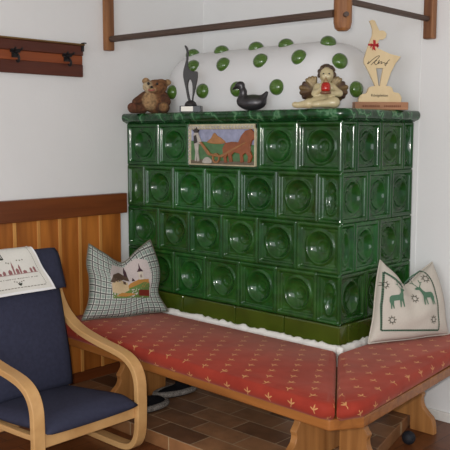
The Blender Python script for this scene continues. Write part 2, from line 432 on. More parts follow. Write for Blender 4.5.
def text_mesh(body, size, mat, parent, loc, X, Z, name='lettering', depth=.0006, shear=0):
    cu = bpy.data.curves.new(name, 'FONT'); cu.body = body; cu.size = size; cu.extrude = depth; cu.align_x = 'CENTER'; cu.shear = shear
    t = bpy.data.objects.new(name+'_tmp', cu); C.objects.link(t)
    dg = bpy.context.evaluated_depsgraph_get(); me = bpy.data.meshes.new_from_object(t.evaluated_get(dg))
    bpy.data.objects.remove(t, do_unlink=True)
    X, Z = Vector(X), Vector(Z); Y = -X.cross(Z)
    R = Matrix((X, Z, X.cross(Z))).transposed().to_4x4()
    me.transform(Matrix.Translation(loc) @ R)
    me.materials.clear(); me.materials.append(M[mat]); me.name = name
    o = bpy.data.objects.new(name, me); C.objects.link(o); o.parent = parent
    return o

# ------------------------------------------------------------------ the room
def structure(name, mb, mat, **kw):
    o = mb.build(name, mat, **kw); o['kind'] = 'structure'; return o
ZF = .12        # floor level; the hearth step is 6 cm higher
ZH = .18
structure('floor', MB().box((-.1, -5, 0), (5.2, .1, ZF)), 'floor')
structure('wall_left', MB().box((-.12, -5, 0), (-.022, .12, 2.45)), 'plaster')
structure('wall_back', MB().box((-.022, .0, 0), (5.2, .12, 2.45)).box((-.022, -.003, 0), (1.352, .0, 2.45)), 'plaster')
structure('ceiling', MB().box((-.12, -5, 2.45), (5.2, .12, 2.5)), 'ceiling')
structure('baseboard_back', MB().box((1.36, -.014, ZF), (5.2, -.0005, ZF+.045)), 'white_rough', bevel=.004)
# tiled hearth step under the bench
hs = MB().prism([(-.021, -1.10), (1.60, -1.10), (1.565, -.66), (1.437, -.16), (1.405, -.016), (-.021, -.016)], (0, 0, 0), (1, 0, 0), (0, 1, 0), (0, 0, 1), ZH, z0=ZF+.0005)
hearth = structure('trim_1', hs, ['hearth', 'hearth_side'], bevel=.003)
for p in hearth.data.polygons: p.material_index = 0 if p.normal.z > .5 else 1
# wooden panelling on the left wall
pan = bpy.data.objects.new('trim_2', None); C.objects.link(pan); pan.location = (0, -1, 0); pan['kind'] = 'structure'
bm_ = MB(); bt = MB()
ys = [-2.35, -2.2, -2.08, -1.95, -1.83, -1.70, -1.58, -1.46, -1.38, -1.257, -1.128, -1.008, -.89, -.762, -.625]
for a, b in zip(ys[:-1], ys[1:]): bm_.box((.001, a+.001, .235), (.020, b-.001, 1.03))
bm_.build('boards', 'panel', pan, bevel=.002)
for a in ys[1:-1]: bt.box((.020, a-.009, .235), (.027, a+.009, 1.03))
bt.build('battens', 'batten', pan, bevel=.002)
MB().box((.001, -2.35, 1.022), (.042, -.598, 1.124)).build('top_rail', 'panel_rail', pan, bevel=.004)
MB().box((.001, -2.35, ZH+.001), (.024, -.60, .234)).build('skirting', 'panel_rail', pan, bevel=.003)
pan.location = (-.0225, -1.008, 0)

# ------------------------------------------------------------------ tiled stove
t = .22; W, D = 6*t, .56; ZB = .541; BH = .092; RH = .212; ZT = ZB+BH+4*RH
st = empty('tiled_stove', (.66, -.28, 0.1), 'large green glazed tiled stove with white domed top in the corner', 'stove')
def sst(a, b, x):
    x = np.clip((x-a)/(b-a), 0, 1); return x*x*(3-2*x)
def relief(U, V, hw, hh):
    e = np.minimum(hw-np.abs(U), hh-np.abs(V)); q = 1.0 if hw > .08 else .72
    h = -.007*(1-sst(.0, .0045, e))
    h = h-.017*sst(.015*q, .025*q, e)+.004*np.exp(-((e-.0295*q)/.003)**2)
    sx = 1.0 if hw > .1 else (.86 if hw > .08 else .40)
    r = np.sqrt((U/sx)**2+V**2)
    inside = sst(.0, .006, e-.029*q)
    h = h+inside*(.008*np.exp(-((r-.0705)/.0045)**2))
    R = .064
    bowl = np.where(r < R, -.032*(1-(r/R)**2)**.8*np.where(hw > .08, 1, .5), 0)
    h = h+bowl*.9+np.where(r < .04, .004*np.exp(-((r-.026)/.0035)**2), 0)
    return h
tiles = MB(); tints = []
def tile(face, c0, c1, z0, z1, corner=None):
    w_ = c1-c0; nu = max(18, int(46*w_/t)); nv = 44
    us = np.linspace(-w_/2, w_/2, nu+1); vs = np.linspace(-(z1-z0)/2, (z1-z0)/2, nv+1)
    U, V = np.meshgrid(us, vs); h = relief(U, V, w_/2, (z1-z0)/2)
    if corner == 'hi':   # run the frame flat over the stove's front corner
        e = w_/2-U; h = np.where(e < .012, np.where((np.abs(np.abs(V)-(z1-z0)/2) < .004), h, 0.0-.012*(1-sst(0,.012,e))), h)
    if corner == 'lo':
        e = w_/2+U; h = np.where(e < .012, np.where((np.abs(np.abs(V)-(z1-z0)/2) < .004), h, 0.0-.012*(1-sst(0,.012,e))), h)
    cc = (c0+c1)/2; zc = (z0+z1)/2
    if face == 'front': vsx = [(cc+a, -D-.012-b, zc+c) for a, b, c in zip(U.ravel(), h.ravel(), V.ravel())]
    else: vsx = [(W+.012+b, cc+a, zc+c) for a, b, c in zip(U.ravel(), h.ravel(), V.ravel())]
    fs = [(j*(nu+1)+i, j*(nu+1)+i+1, (j+1)*(nu+1)+i+1, (j+1)*(nu+1)+i) for j in range(nv) for i in range(nu)]
    tiles.add(vsx, fs)
    g = random.uniform(.8, 1.25); y = random.uniform(.75, 1.3)
    tints.extend([(lin((30*y, 0, 0))[0]*g, lin((0, 75, 0))[1]*g, lin((0, 0, 28))[2]*g)]*len(vsx))
td = D/3
for row in range(4):
    z1 = ZT-row*RH; z0 = z1-RH
    if row % 2 == 0:
        fr = [(-.020, t)]+[(i*t, (i+1)*t) for i in range(1, 6)]; sd = [(-D, -D+td/2), (-D+td/2, -D+1.5*td), (-D+1.5*td, -D+2.5*td), (-D+2.5*td, -.007)]
    else:
        fr = [(-.020, t/2)]+[((i+.5)*t, (i+1.5)*t) for i in range(5)]+[(5.5*t, W)]; sd = [(-D+i*td, min(-.007, -D+(i+1)*td)) for i in range(3)]
    for a, b in fr:
        if row == 0 and .43 < a < .87: continue
        if b > W-.01: tile('front', a, W+.012, z0, z1, 'hi')
        else: tile('front', a, b, z0, z1)
    for a, b in sd:
        if a < -D+.01: tile('side', -D-.012, b, z0, z1, 'lo')
        else: tile('side', a, b, z0, z1)
tiles.tint = tints
tiles.build('tile_body', 'tile', st, smooth=True, recalc=False)
MB().box((-.02, -D+.07, ZB-.02), (W-.07, -.008, ZT+.02)).build('core', 'white_rough', st)
# cornice, swept round the front corner
def sweep_L(prof, r, name, mat):
    # prof: (outward, z); path along front then right side with rounded corner
    path = [((-.0215, -D), (0, -1)), ]
    for x in np.linspace(.1, W-r, 12): path.append(((x, -D), (0, -1)))
    for a in np.linspace(-90, 0, 9)[1:-1]:
        ca, sa = math.cos(math.radians(a)), math.sin(math.radians(a)); path.append(((W-r+r*ca, -D+r+r*sa), (ca, sa)))
    for y in np.linspace(-D+r, -.008, 6): path.append(((W, y), (1, 0)))
    mb = MB(); n = len(prof)
    vs = [(p[0]+d[0]*o_, p[1]+d[1]*o_, z) for p, d in path for o_, z in prof]
    fs = [(i*n+k, (i+1)*n+k, (i+1)*n+(k+1) % n, i*n+(k+1) % n) for i in range(len(path)-1) for k in range(n)]
    fs += [tuple(range(n)), tuple((len(path)-1)*n+k for k in range(n))]
    return mb.add(vs, fs)
pr = [(-.05, ZT)]+[(.012, ZT), (.018, ZT+.004)]+[(.026+.016*math.cos(a), ZT+.029+.021*math.sin(a)) for a in np.linspace(-1.4, 1.5, 9)]+[(-.05, ZT+.0505)]
sweep_L(pr, .02, 'cornice', 'cornice').build('cornice', 'cornice', st, smooth=True)
MB().box((-.02, -D+.04, ZT+.022), (W-.04, -.008, ZT+.0495)).build('top_slab', 'cornice', st)
# base course of plain olive tiles
bc = MB(); xs = [-.021, .02, .40, .75, 1.04, W+.016]
for a, b in zip(xs[:-1], xs[1:]): bc.box((a+.0015, -D-.016, ZB), (b-.0015, -D+.05, ZB+BH-.002))
for a, b in zip((-D+.0505, -.30), (-.30, -.008)): bc.box((W-.05, a+(.0015 if a > -.5 else 0), ZB), (W+.016, b-.0015, ZB+BH-.002))
bc.build('base_course', 'olive', st, bevel=.006, seg=3)
# plaster foundation with two piers and the seam of plaster under the tiles
fo = MB().box((.03, -.575, ZH+.001), (.43, -.017, .43)).box((1.03, -.575, ZH+.001), (1.325, -.017, .43)).box((-.02, -.572, .43), (W+.012, -.010, ZB))
fo.build('foundation', 'white_rough', st, bevel=.02, seg=3)
pl = MB(); random.seed(3)
def strip(P0, P1, nrm, n):
    P0, P1, nrm = Vector(P0), Vector(P1), Vector(nrm)
    vs = []; fs = []
    for i in range(n+1):
        q = P0.lerp(P1, i/n); a = .020+random.uniform(-.005, .006); hh = .012+random.uniform(-.005, .008)
        for o_, z in ((0, -.03), (a, -.03), (a, -.004), (a*.55, hh*.6), (0, hh)):
            vs.append(q+nrm*o_+Vector((0, 0, z)))
    for i in range(n):
        for k in range(5): fs.append((i*5+k, i*5+(k+1) % 5, (i+1)*5+(k+1) % 5, (i+1)*5+k))
    fs += [tuple(range(5)), tuple(n*5+k for k in range(5))]
    pl.add(vs, fs)
strip((.05, -D-.012, ZB), (W+.04, -D-.012, ZB), (0, -1, 0), 70)
strip((W+.012, -D-.035, ZB), (W+.012, -.01, ZB), (1, 0, 0), 36)
pl.build('plaster_seam', 'white_rough', st, smooth=True)
# domed plaster top with green glazed knobs
dc = np.array([.625, -.22, 1.515]); dh = np.array([.572, .225, .330]); dr = .18
def dome_pt(d):
    # ray from centre outwards to the rounded box
    lo_, hi_ = 0, 2
    for _ in range(40):
        m_ = (lo_+hi_)/2; q = np.abs(d*m_)-(dh-dr); sd_ = np.linalg.norm(np.maximum(q, 0))+min(max(q), 0)-dr
        if sd_ < 0: lo_ = m_
        else: hi_ = m_
    return d*lo_
dm = MB(); nu, nv = 96, 28
def dome_P(a, b):
    th = 2*math.pi*a; ph = math.pi/2*b
    d = np.array([math.cos(th)*dh[0]*math.cos(ph), math.sin(th)*dh[1]*math.cos(ph), math.sin(ph)*dh[2]])
    p_ = dc+dome_pt(d/np.linalg.norm(d)); p_[1] = min(p_[1], -.008); p_[0] = max(p_[0], .01); return tuple(p_)
dm.grid(dome_P, nu, nv)
dome = dm.build('dome', 'dome', st, smooth=True, weld=.0005)
bpy.context.view_layer.update()
dome_bvh = BVHTree.FromPolygons([v.co.copy() for v in dome.data.vertices], [tuple(p.vertices) for p in dome.data.polygons])
def knob(c):
    # glazed half ball set into the plaster at the nearest place on the dome
    q, n, _, _ = dome_bvh.find_nearest(Vector(c)-root_loc(dome))
    if n.dot(q) < 0: n = -n
    c = q+root_loc(dome)
    prof = [(.037*math.cos(a), .030*math.sin(a)) for a in np.linspace(-.35, math.pi/2, 9)]
    mb = MB().lathe(prof, seg=20)
    R = n.to_track_quat('Z', 'Y').to_matrix(); sx = random.uniform(.95, 1.08)
    mb.v = [tuple(c+R @ Vector((v[0]*sx, v[1], v[2]))) for v in mb.v]
    mb.build('knob', 'knob', dome, smooth=True, weld=.0004)
for c in [(.205, -.315, 1.85), (.413, -.315, 1.85), (.642, -.315, 1.852), (.826, -.315, 1.852), (1.07, -.315, 1.84),
          (.315, -.42, 1.765), (.526, -.42, 1.762), (.761, -.42, 1.766), (.984, -.42, 1.768), (1.20, -.375, 1.765),
          (.185, -.45, 1.64), (.414, -.46, 1.637), (.64, -.46, 1.637), (.884, -.46, 1.637), (1.255, -.285, 1.622)]:
    knob(c)
# picture tile with a ploughing scene in relief
px0, px1, pz0, pz1 = .447, .873, ZT-RH+.012, ZT-.008; yf = -D-.004
MB().box((2*t+.001, -D-.008, ZT-RH+.001), (4*t-.001, -D+.04, ZT-.001)).build('picture_surround', 'tile', st, bevel=.004)
bpy.data.objects['picture_surround'].data.color_attributes.new('tint', 'FLOAT_COLOR', 'POINT')
for d_ in bpy.data.objects['picture_surround'].data.color_attributes['tint'].data: d_.color = (.006, .055, .014, 1)
for k, c in {'pic_cream': (192, 182, 150), 'pic_sky': (146, 150, 176), 'pic_mount': (160, 110, 62), 'pic_green': (70, 112, 66), 'pic_horse': (136, 72, 34), 'pic_dark': (44, 36, 32), 'pic_white': (176, 170, 160), 'pic_wood': (148, 100, 56), 'pic_earth': (96, 84, 66)}.items():
    M[k] = plain(k.replace('pic', 'majolica'), c, .2, noise=.22, nscale=40, coat=.3)
pt_ = MB()
bw = .016
pt_.box((px0, yf-.016, pz0), (px0+bw*.8, yf, pz1)).box((px1-bw*.5, yf-.016, pz0), (px1, yf, pz1)).box((px0, yf-.016, pz1-bw*1.5), (px1, yf, pz1)).box((px0, yf-.016, pz0), (px1, yf, pz0+.007))
frame = pt_.build('picture_tile', 'pic_cream', st, bevel=.004)
bd = MB()
for i in range(22):
    bd.lathe([(.0075*math.cos(a), .0075*math.sin(a)) for a in np.linspace(-1.5, 1.5, 6)], (px0+.012+i*.0188, yf-.015, pz1-.014), 8)
for i in range(10):
    bd.lathe([(.006*math.cos(a), .006*math.sin(a)) for a in np.linspace(-1.5, 1.5, 6)], (px0+.006, yf-.015, pz0+.012+i*.018), 8)
bd.build('beading', 'pic_white', frame, smooth=True)
pw, ph_ = px1-px0, pz1-pz0
def pic(name, poly, mat, d0, d1, smooth_n=0):
    q = [(px0+a*pw, pz0+b*ph_) for a, b in poly]
    if smooth_n: q = [(v.x, v.y) for v in catmull([(a, b, 0) for a, b in q], smooth_n, True)]
    return MB().prism(q, (0, yf-d0, 0), (1, 0, 0), (0, 0, 1), (0, -1, 0), d1-d0).build(name, mat, frame, bevel=.002)
pic('sky', [(.02, .45), (.98, .45), (.98, .95), (.02, .95)], 'pic_sky', 0, .006)
pic('meadow', [(.02, .03), (.98, .03), (.98, .5), (.7, .58), (.5, .52), (.3, .57), (.02, .6)], 'pic_green', 0, .0085)
pic('mountain', [(.28, .56), (.34, .66), (.39, .79), (.44, .72), (.5, .66), (.56, .55), (.42, .52)], 'pic_mount', .004, .0105, 3)
pic('ploughed_soil', [(.02, .03), (.98, .03), (.98, .13), (.6, .11), (.3, .16), (.02, .12)], 'pic_earth', .004, .011)
pic('horse', [(.53, .42), (.57, .55), (.66, .58), (.76, .57), (.80, .72), (.86, .84), (.94, .88), (.98, .80), (.99, .66), (.95, .60), (.93, .48), (.93, .36), (.96, .24), (.93, .10), (.89, .09), (.90, .24), (.86, .32), (.82, .26), (.83, .10), (.79, .09), (.78, .30), (.70, .33), (.66, .26), (.67, .10), (.63, .10), (.61, .28), (.58, .20), (.59, .08), (.555, .08), (.54, .24)], 'pic_horse', .008, .017)
pic('plough_beam', [(.33, .30), (.50, .26), (.86, .58), (.88, .56), (.52, .20), (.33, .24)], 'pic_wood', .008, .0185)
wh = MB()
for k in range(20):
    a0, a1 = 2*math.pi*k/20, 2*math.pi*(k+1)/20
    q = [(px0+.43*pw+r*math.cos(a), pz0+.18*ph_+r*math.sin(a)) for r, a in ((.024, a0), (.024, a1), (.016, a1), (.016, a0))]
    wh.prism(q, (0, yf-.008, 0), (1, 0, 0), (0, 0, 1), (0, -1, 0), .009)
wh.build('plough_wheel', 'pic_wood', frame)
pic('plough_handle', [(.17, .56), (.20, .58), (.35, .28), (.31, .24)], 'pic_wood', .008, .0165)
pic('farmer', [(.10, .10), (.11, .32), (.09, .55), (.08, .74), (.10, .80), (.15, .80), (.17, .70), (.20, .58), (.22, .50), (.16, .52), (.15, .34), (.17, .10), (.14, .08), (.13, .28), (.12, .09)], 'pic_white', .008, .016)
pic('farmer_hat', [(.07, .86), (.10, .87), (.11, .94), (.14, .94), (.15, .87), (.17, .86), (.15, .79), (.10, .79)], 'pic_dark', .009, .017)
pic('farmer_waistcoat', [(.09, .52), (.09, .72), (.13, .74), (.15, .56)], 'pic_dark', .012, .0175)
pic('rock', [(.22, .06), (.25, .18), (.31, .2), (.36, .12), (.34, .05)], 'pic_white', .008, .015, 3)

# ------------------------------------------------------------------ corner bench
be = empty('corner_bench', (.9, -.9, .1), 'pine corner bench with scalloped board legs running round the green stove', 'bench')
seat = [(.032, -.612), (1.366, -.612), (1.366, -.02), (1.672, -.02), (1.758, -1.030), (1.69, -1.138), (.032, -1.082)]
MB().prism(seat, (0, 0, 0), (1, 0, 0), (0, 1, 0), (0, 0, 1), .476, z0=.435).build('seat_board', 'bench_x', be, bevel=.006)
def scallop(z0, z1, fx, amp=.022, n=24):
    # front outline of a board leg: wavy, narrow in the middle
    ks = [(0, 0), (.12, .003), (.22, .012), (.27, .030), (.36, .058), (.46, .066), (.53, .060), (.60, .074), (.68, .086), (.76, .078), (.82, .056), (.90, .040), (.94, .030), (1, .024)]
    return [(fx+v.x, z0+(z1-z0)*v.y) for v in catmull([(o_, q, 0) for q, o_ in ks], 4)]
def leg_y(x, thick, y_front, y_back, z0, zt=.44):
    pts = [(y, z) for y, z in scallop(z0, zt, y_front)]+[(y_back, zt), (y_back, z0)]
    MB().prism(pts, (x, 0, 0), (0, 1, 0), (0, 0, 1), (1, 0, 0), thick).build('leg', 'bench', be, bevel=.003)
leg_y(.375, .03, -1.045, -.70, ZH+.0005)
leg_y(1.40, .03, -1.04, -.655, ZH+.0005)
def leg_x(y, thick, x0, x1, zt=.44, notch=None):
    f = [(2*x1-x, z) for x, z in scallop(ZF+.0005, zt, x1)]
    pts = f+[(x0, zt)]+([(x0, notch[1]), (notch[0], notch[1]), (notch[0], ZF+.0005)] if notch else [(x0, ZF+.0005)])
    MB().prism(pts, (0, y, 0), (1, 0, 0), (0, 0, 1), (0, 1, 0), thick).build('leg', 'bench', be, bevel=.003)
leg_x(-.765, .03, 1.475, 1.665, notch=(1.605, ZH+.001))
leg_x(-.195, .03, 1.345, 1.575, notch=(1.458, ZH+.001))

# two upholstered seat pads
def offset_poly(P, d):
    n = len(P); out = []
    for i in range(n):
        a, b, c = Vector(P[i-1]), Vector(P[i]), Vector(P[(i+1) % n])
        e1, e2 = (b-a).normalized(), (c-b).normalized(); n1, n2 = Vector((e1.y, -e1.x)), Vector((e2.y, -e2.x))
        m_ = (n1+n2); m_ = m_/max(.35, m_.length_squared)*2
        out.append(b+m_*d)
    return out
def pad(name, P, z0, z1, label, uvrot=0):
    P = [Vector(p) for p in P]
    if sum(P[i].x*P[(i+1) % len(P)].y-P[(i+1) % len(P)].x*P[i].y for i in range(len(P))) < 0: P = P[::-1]
    # refine edges
    Q = []
    for i in range(len(P)):
        a, b = P[i], P[(i+1) % len(P)]; m_ = max(1, int((b-a).length/.12))
        Q += [a.lerp(b, k/m_) for k in range(m_)]
    n = len(Q); H = z1-z0; r = H/2
    prof = [(-.026, z1+.000, .049), (-.022, z1-.003, .055)]
    s_ = .055
    for a in np.linspace(70, -90, 9):
        o_, z = -.020+.024*math.cos(math.radians(a)), z0+r+r*math.sin(math.radians(a))*.985
        s_ += math.hypot(o_-prof[-1][0], z-prof[-1][1]); prof.append((o_, z, s_))
    mb = MB(); uv = []
    cr, sr = math.cos(uvrot), math.sin(uvrot)
    for o_, z, s2 in prof:
        base = offset_poly(Q, o_); un = offset_poly(Q, s2-.075)
        for p_, u_ in zip(base, un): mb.v.append((p_.x, p_.y, z)); uv.append((u_.x*cr+u_.y*sr, -u_.x*sr+u_.y*cr))
    for j in range(len(prof)-1):
        for i in range(n): mb.f.append((j*n+i, (j+1)*n+i, (j+1)*n+(i+1) % n, j*n+(i+1) % n))
    mb.f.append(tuple(range(n))); mb.f.append(tuple((len(prof)-1)*n+i for i in range(n-1, -1, -1)))
    mb.mi = [0]*len(mb.f); mb.uv = uv
    L = (sum(q.x for q in Q)/n, sum(q.y for q in Q)/n, z0)
    mb.v = [(a-L[0], b-L[1], c-L[2]) for a, b, c in mb.v]
    o = mb.build(name, 'brocade', None, smooth=True); o.location = L
    return tag(o, label, 'cushion')
pad('bench_pad', [(.036, -.612), (1.345, -.612), (1.716, -1.148), (1.67, -1.166), (.036, -1.108)], .4765, .542, 'long red sprigged bench pad along the front of the green stove, under the checked pillow')
pad('bench_pad', [(1.369, -.627), (1.375, -.026), (1.675, -.026), (1.772, -1.045), (1.731, -1.146)], .4765, .542, "red sprigged bench pad on the right arm of the bench, under the deer pillow", math.radians(90))

# ------------------------------------------------------------------ pillows
def coons(left, right, bottom, top, n=14):
    cs = [[v for v in catmull([(a, b, 0) for a, b in c], n)] for c in (left, right, bottom, top)]
    def at(c, s_):
        x = s_*(len(c)-1); i = min(int(x), len(c)-2); return c[i].lerp(c[i+1], x-i)
    Lc, Rc, Bc, Tc = cs
    def P(u, v):
        a = Lc, Rc
        p_ = at(Lc, v)*(1-u)+at(Rc, v)*u+at(Bc, u)*(1-v)+at(Tc, u)*v
        p_ -= Lc[0]*(1-u)*(1-v)+Rc[0]*u*(1-v)+Lc[-1]*(1-u)*v+Rc[-1]*u*v
        return p_
    return P
def make_pillow(name, loc, U, V, n, curves, thick, dent_u, mat, label):
    U, V, n = Vector(U), Vector(V), Vector(n)
    root = empty(name, loc, label, 'pillow')
    P = coons(*curves); k = 44; O = Vector(loc)
    def hgt(u, v):
        e = (max(0, 4*u*(1-u))*max(0, 4*v*(1-v)))
        h = thick*e**.42
        h *= 1-.85*math.exp(-((u-dent_u)/.13)**2)*max(0, (v-.45)/.55)**1.3
        h += .006*math.sin(u*19+v*5)*e*(v**.5)+.004*math.sin(v*17-u*8)*e
        return h
    mb = MB(); uv = []
    for side in (1, -1):
        for j in range(k+1):
            for i in range(k+1):
                u, v = i/k, j/k; p_ = P(u, v); hh = hgt(u, v)*(1 if side > 0 else .55)
                mb.v.append(tuple(O+U*p_.x+V*p_.y+n*hh*side)); uv.append(((u-.5)*.42, v*.40+.01*math.sin(u*7)))
    for side in (0, 1):
        b0 = side*(k+1)**2
        for j in range(k):
            for i in range(k):
                q = (b0+j*(k+1)+i, b0+j*(k+1)+i+1, b0+(j+1)*(k+1)+i+1, b0+(j+1)*(k+1)+i)
                mb.f.append(q if side == 0 else q[::-1])
    mb.mi = [0]*len(mb.f); mb.uv = uv
    bvh = BVHTree.FromPolygons([Vector(v) for v in mb.v[:(k+1)**2]], mb.f[:k*k])
    ob = mb.build('cover', mat, root, smooth=True, recalc=False, weld=.0001)
    pip = MB(); edge = [P(i/40, 0) for i in range(40)]+[P(1, i/40) for i in range(40)]+[P(1-i/40, 1) for i in range(40)]+[P(0, 1-i/40) for i in range(41)]
    pip.tube([O+U*p_.x+V*p_.y for p_ in edge], .0035, 6); pip.build('piping', mat if mat != 'check' else 'grey thread', root, smooth=True)
    return root, (O, U, V, n, bvh)
def decal(name, parent, surf, shapes, lift=.0012):
    """shapes: (polygon in pillow plane coords, material). Stitched patches that follow the pillow's face."""
    O, U, V, n, bvh = surf
    mats = []; mb = MB(); lv = 0
    for poly, mat in shapes:
        if mat not in mats: mats.append(mat)
        bm = bmesh.new(); vs = [bm.verts.new((a, b, 0)) for a, b in poly]
        f = bm.faces.new(vs); f.normal_update()
        if f.normal.z < 0: bmesh.ops.reverse_faces(bm, faces=[f])
        bmesh.ops.triangulate(bm, faces=bm.faces[:])
        for _ in range(5):
            es = [e for e in bm.edges if e.calc_length() > .018]
            if not es: break
            bmesh.ops.subdivide_edges(bm, edges=es, cuts=1); bmesh.ops.triangulate(bm, faces=[q for q in bm.faces if len(q.verts) > 3])
        bm.verts.index_update(); lv += 1; lf = lift+.00022*min(lv, 12)
        out = []
        for v in bm.verts:
            p_ = O+U*v.co.x+V*v.co.y
            hit = bvh.ray_cast(p_+n*.4, -n)
            out.append((hit[0] if hit[0] else p_)+n*lf)
        mb.add(out, [tuple(q.index for q in f.verts) for f in bm.faces], mats.index(mat)); bm.free()
    return mb.build(name, mats, parent, smooth=True, recalc=False)
def star(cx, cy, r1, r2, n=8):
    return [(cx+(r1 if i % 2 == 0 else r2)*math.cos(math.pi*i/n), cy+(r1 if i % 2 == 0 else r2)*math.sin(math.pi*i/n)) for i in range(2*n)]
def band(pts, w_):
    out = []
    for (a, b), (c, d) in zip(pts[:-1], pts[1:]):
        L_ = math.hypot(c-a, d-b); nx, ny = -(d-b)/L_*w_/2, (c-a)/L_*w_/2
        out.append([(a+nx, b+ny), (c+nx, d+ny), (c-nx, d-ny), (a-nx, b-ny)])
    return out
Lp, Ls = make_pillow('checked_pillow', (.245, -.828, .546), (.35, .937, 0), (-.274, .102, .956), (.896, -.335, .292),
    ([(-.208, .002), (-.165, .09), (-.150, .198), (-.155, .27), (-.134, .367)], [(.235, .002), (.192, .095), (.208, .17), (.212, .242), (.183, .369)],
     [(-.208, .002), (-.1, .004), (.005, -.002), (.12, .004), (.235, .002)], [(-.134, .367), (-.063, .315), (.022, .262), (.106, .318), (.183, .369)]),
    .075, .5, 'check', 'grey-green checked pillow with an embroidered village, leaning on the panelling')
sc = [([(-.062, .085), (.128, .075), (.148, .19), (.135, .262), (.08, .275), (.022, .236), (-.045, .25), (-.065, .20)], 'pale sky'),
      ([(-.062, .085), (.125, .075), (.128, .125), (.06, .145), (.0, .12), (-.062, .115)], 'hill green'),
      ([(.0, .12), (.03, .15), (.08, .168), (.128, .165), (.13, .13), (.09, .12), (.05, .135)], 'ochre thread'),
      ([(.05, .135), (.1, .152), (.128, .145), (.13, .125), (.06, .118)], 'hill green'),
      ([(-.062, .115), (-.062, .16), (-.02, .172), (.02, .155), (.02, .118), (-.02, .10)], 'house cream'),
      ([(-.07, .165), (-.05, .2), (-.015, .21), (.028, .185), (.03, .16), (.0, .172), (-.02, .165), (-.05, .16)], 'barn brown'),
      ([(-.005, .165), (.012, .16), (.012, .145), (-.005, .15)], 'barn brown'),
      ([(.012, .19), (.012, .21), (.02, .238), (.028, .21), (.028, .185)], 'spire dark'),
      ([(.078, .165), (.078, .205), (.102, .205), (.104, .165)], 'wall cream'),
      ([(.074, .205), (.086, .222), (.09, .25), (.094, .222), (.106, .205)], 'spire dark'),
      ([(.085, .175), (.085, .19), (.095, .19), (.095, .175)], 'tower grey'),
      ([(.04, .16), (.048, .178), (.056, .16)], 'spire dark'),
      ([(.065, .088), (.065, .115), (.125, .112), (.125, .082)], 'roof rust'),
      ([(-.05, .095), (-.02, .108), (.03, .102), (.05, .094), (.0, .088)], 'ochre thread')]
decal('village_embroidery', Lp, Ls, sc)
Rp, Rs = make_pillow('deer_pillow', (1.488, -.265, .548), (.399, .917, 0), (-.268, .117, .956), (.877, -.381, .292),
    ([(-.213, .004), (-.17, .11), (-.145, .20), (-.12, .28), (-.093, .351)], [(.205, .002), (.197, .076), (.200, .16), (.192, .25), (.178, .325)],
     [(-.213, .004), (-.11, .004), (-.011, .002), (.1, .004), (.205, .002)], [(-.093, .351), (-.041, .292), (.015, .234), (.096, .281), (.178, .325)]),
    .07, .5, 'linen', 'cream linen pillow cross-stitched with two green deer, leaning on the stove at right')
sh = []
for a in band([(-.135, .045), (-.115, .15), (-.072, .29), (-.03, .255), (-.0, .215)], .009)+band([(.035, .225), (.09, .262), (.15, .285), (.172, .2), (.172, .018)], .006)+band([(-.135, .045), (.02, .03), (.172, .018)], .007): sh.append((a, 'green thread'))
def dots(p0, p1, n, s_):
    for i in range(n):
        a, b = p0[0]+(p1[0]-p0[0])*(i+.5)/n, p0[1]+(p1[1]-p0[1])*(i+.5)/n
        sh.append(([(a-s_, b), (a, b-s_), (a+s_, b), (a, b+s_)], 'dark thread'))
dots((-.135, .045), (-.115, .15), 11, .0042); dots((-.115, .15), (-.072, .29), 14, .0042); dots((-.072, .29), (.0, .215), 11, .004)
dots((.035, .225), (.15, .285), 13, .004); dots((.15, .285), (.172, .2), 9, .004); dots((.172, .2), (.172, .018), 18, .004); dots((-.135, .045), (.172, .018), 30, .004)
for cx, cy in ((-.083, .235), (.138, .245), (-.082, .083), (.138, .066), (.052, .163)):
    for i in range(8):
        a = math.pi/4*i; sh.append(([(cx+.008*math.cos(a), cy+.008*math.sin(a)), (cx+.015*math.cos(a-.2), cy+.015*math.sin(a-.2)), (cx+.021*math.cos(a), cy+.021*math.sin(a)), (cx+.015*math.cos(a+.2), cy+.015*math.sin(a+.2))], 'grey thread'))
    ring = [(cx+.0105*math.cos(2*math.pi*i/10), cy+.0105*math.sin(2*math.pi*i/10)) for i in range(11)]
    for q in band(ring, .003): sh.append((q, 'dark thread'))
deer = [(-.040, .012), (-.036, .030), (-.026, .036), (.005, .036), (.016, .046), (.020, .060), (.030, .062), (.042, .056), (.040, .050), (.030, .048), (.026, .034), (.022, .020), (.024, .002), (.026, -.018), (.021, -.018), (.017, .0), (.012, .010), (.010, -.018), (.005, -.018), (.004, .012), (-.020, .012), (-.022, -.004), (-.020, -.020), (-.025, -.020), (-.029, -.002), (-.032, -.020), (-.037, -.020), (-.036, .0)]
for cx, cy, fl in ((-.042, .150, 1), (.118, .150, -1)):
    sh.append(([(cx+fl*a, cy+b) for a, b in deer], 'green thread'))
    for pts in ([(.022, .060), (.012, .075), (.012, .092)], [(.028, .060), (.036, .078), (.030, .094)], [(.012, .078), (.004, .082)], [(.034, .078), (.044, .086)]):
        for q in band([(cx+fl*a, cy+b) for a, b in pts], .003): sh.append((q, 'green thread'))
sh = [([(.94*a-.034, b+.006) for a, b in poly], m_) for poly, m_ in sh]
decal('deer_embroidery', Rp, Rs, sh)

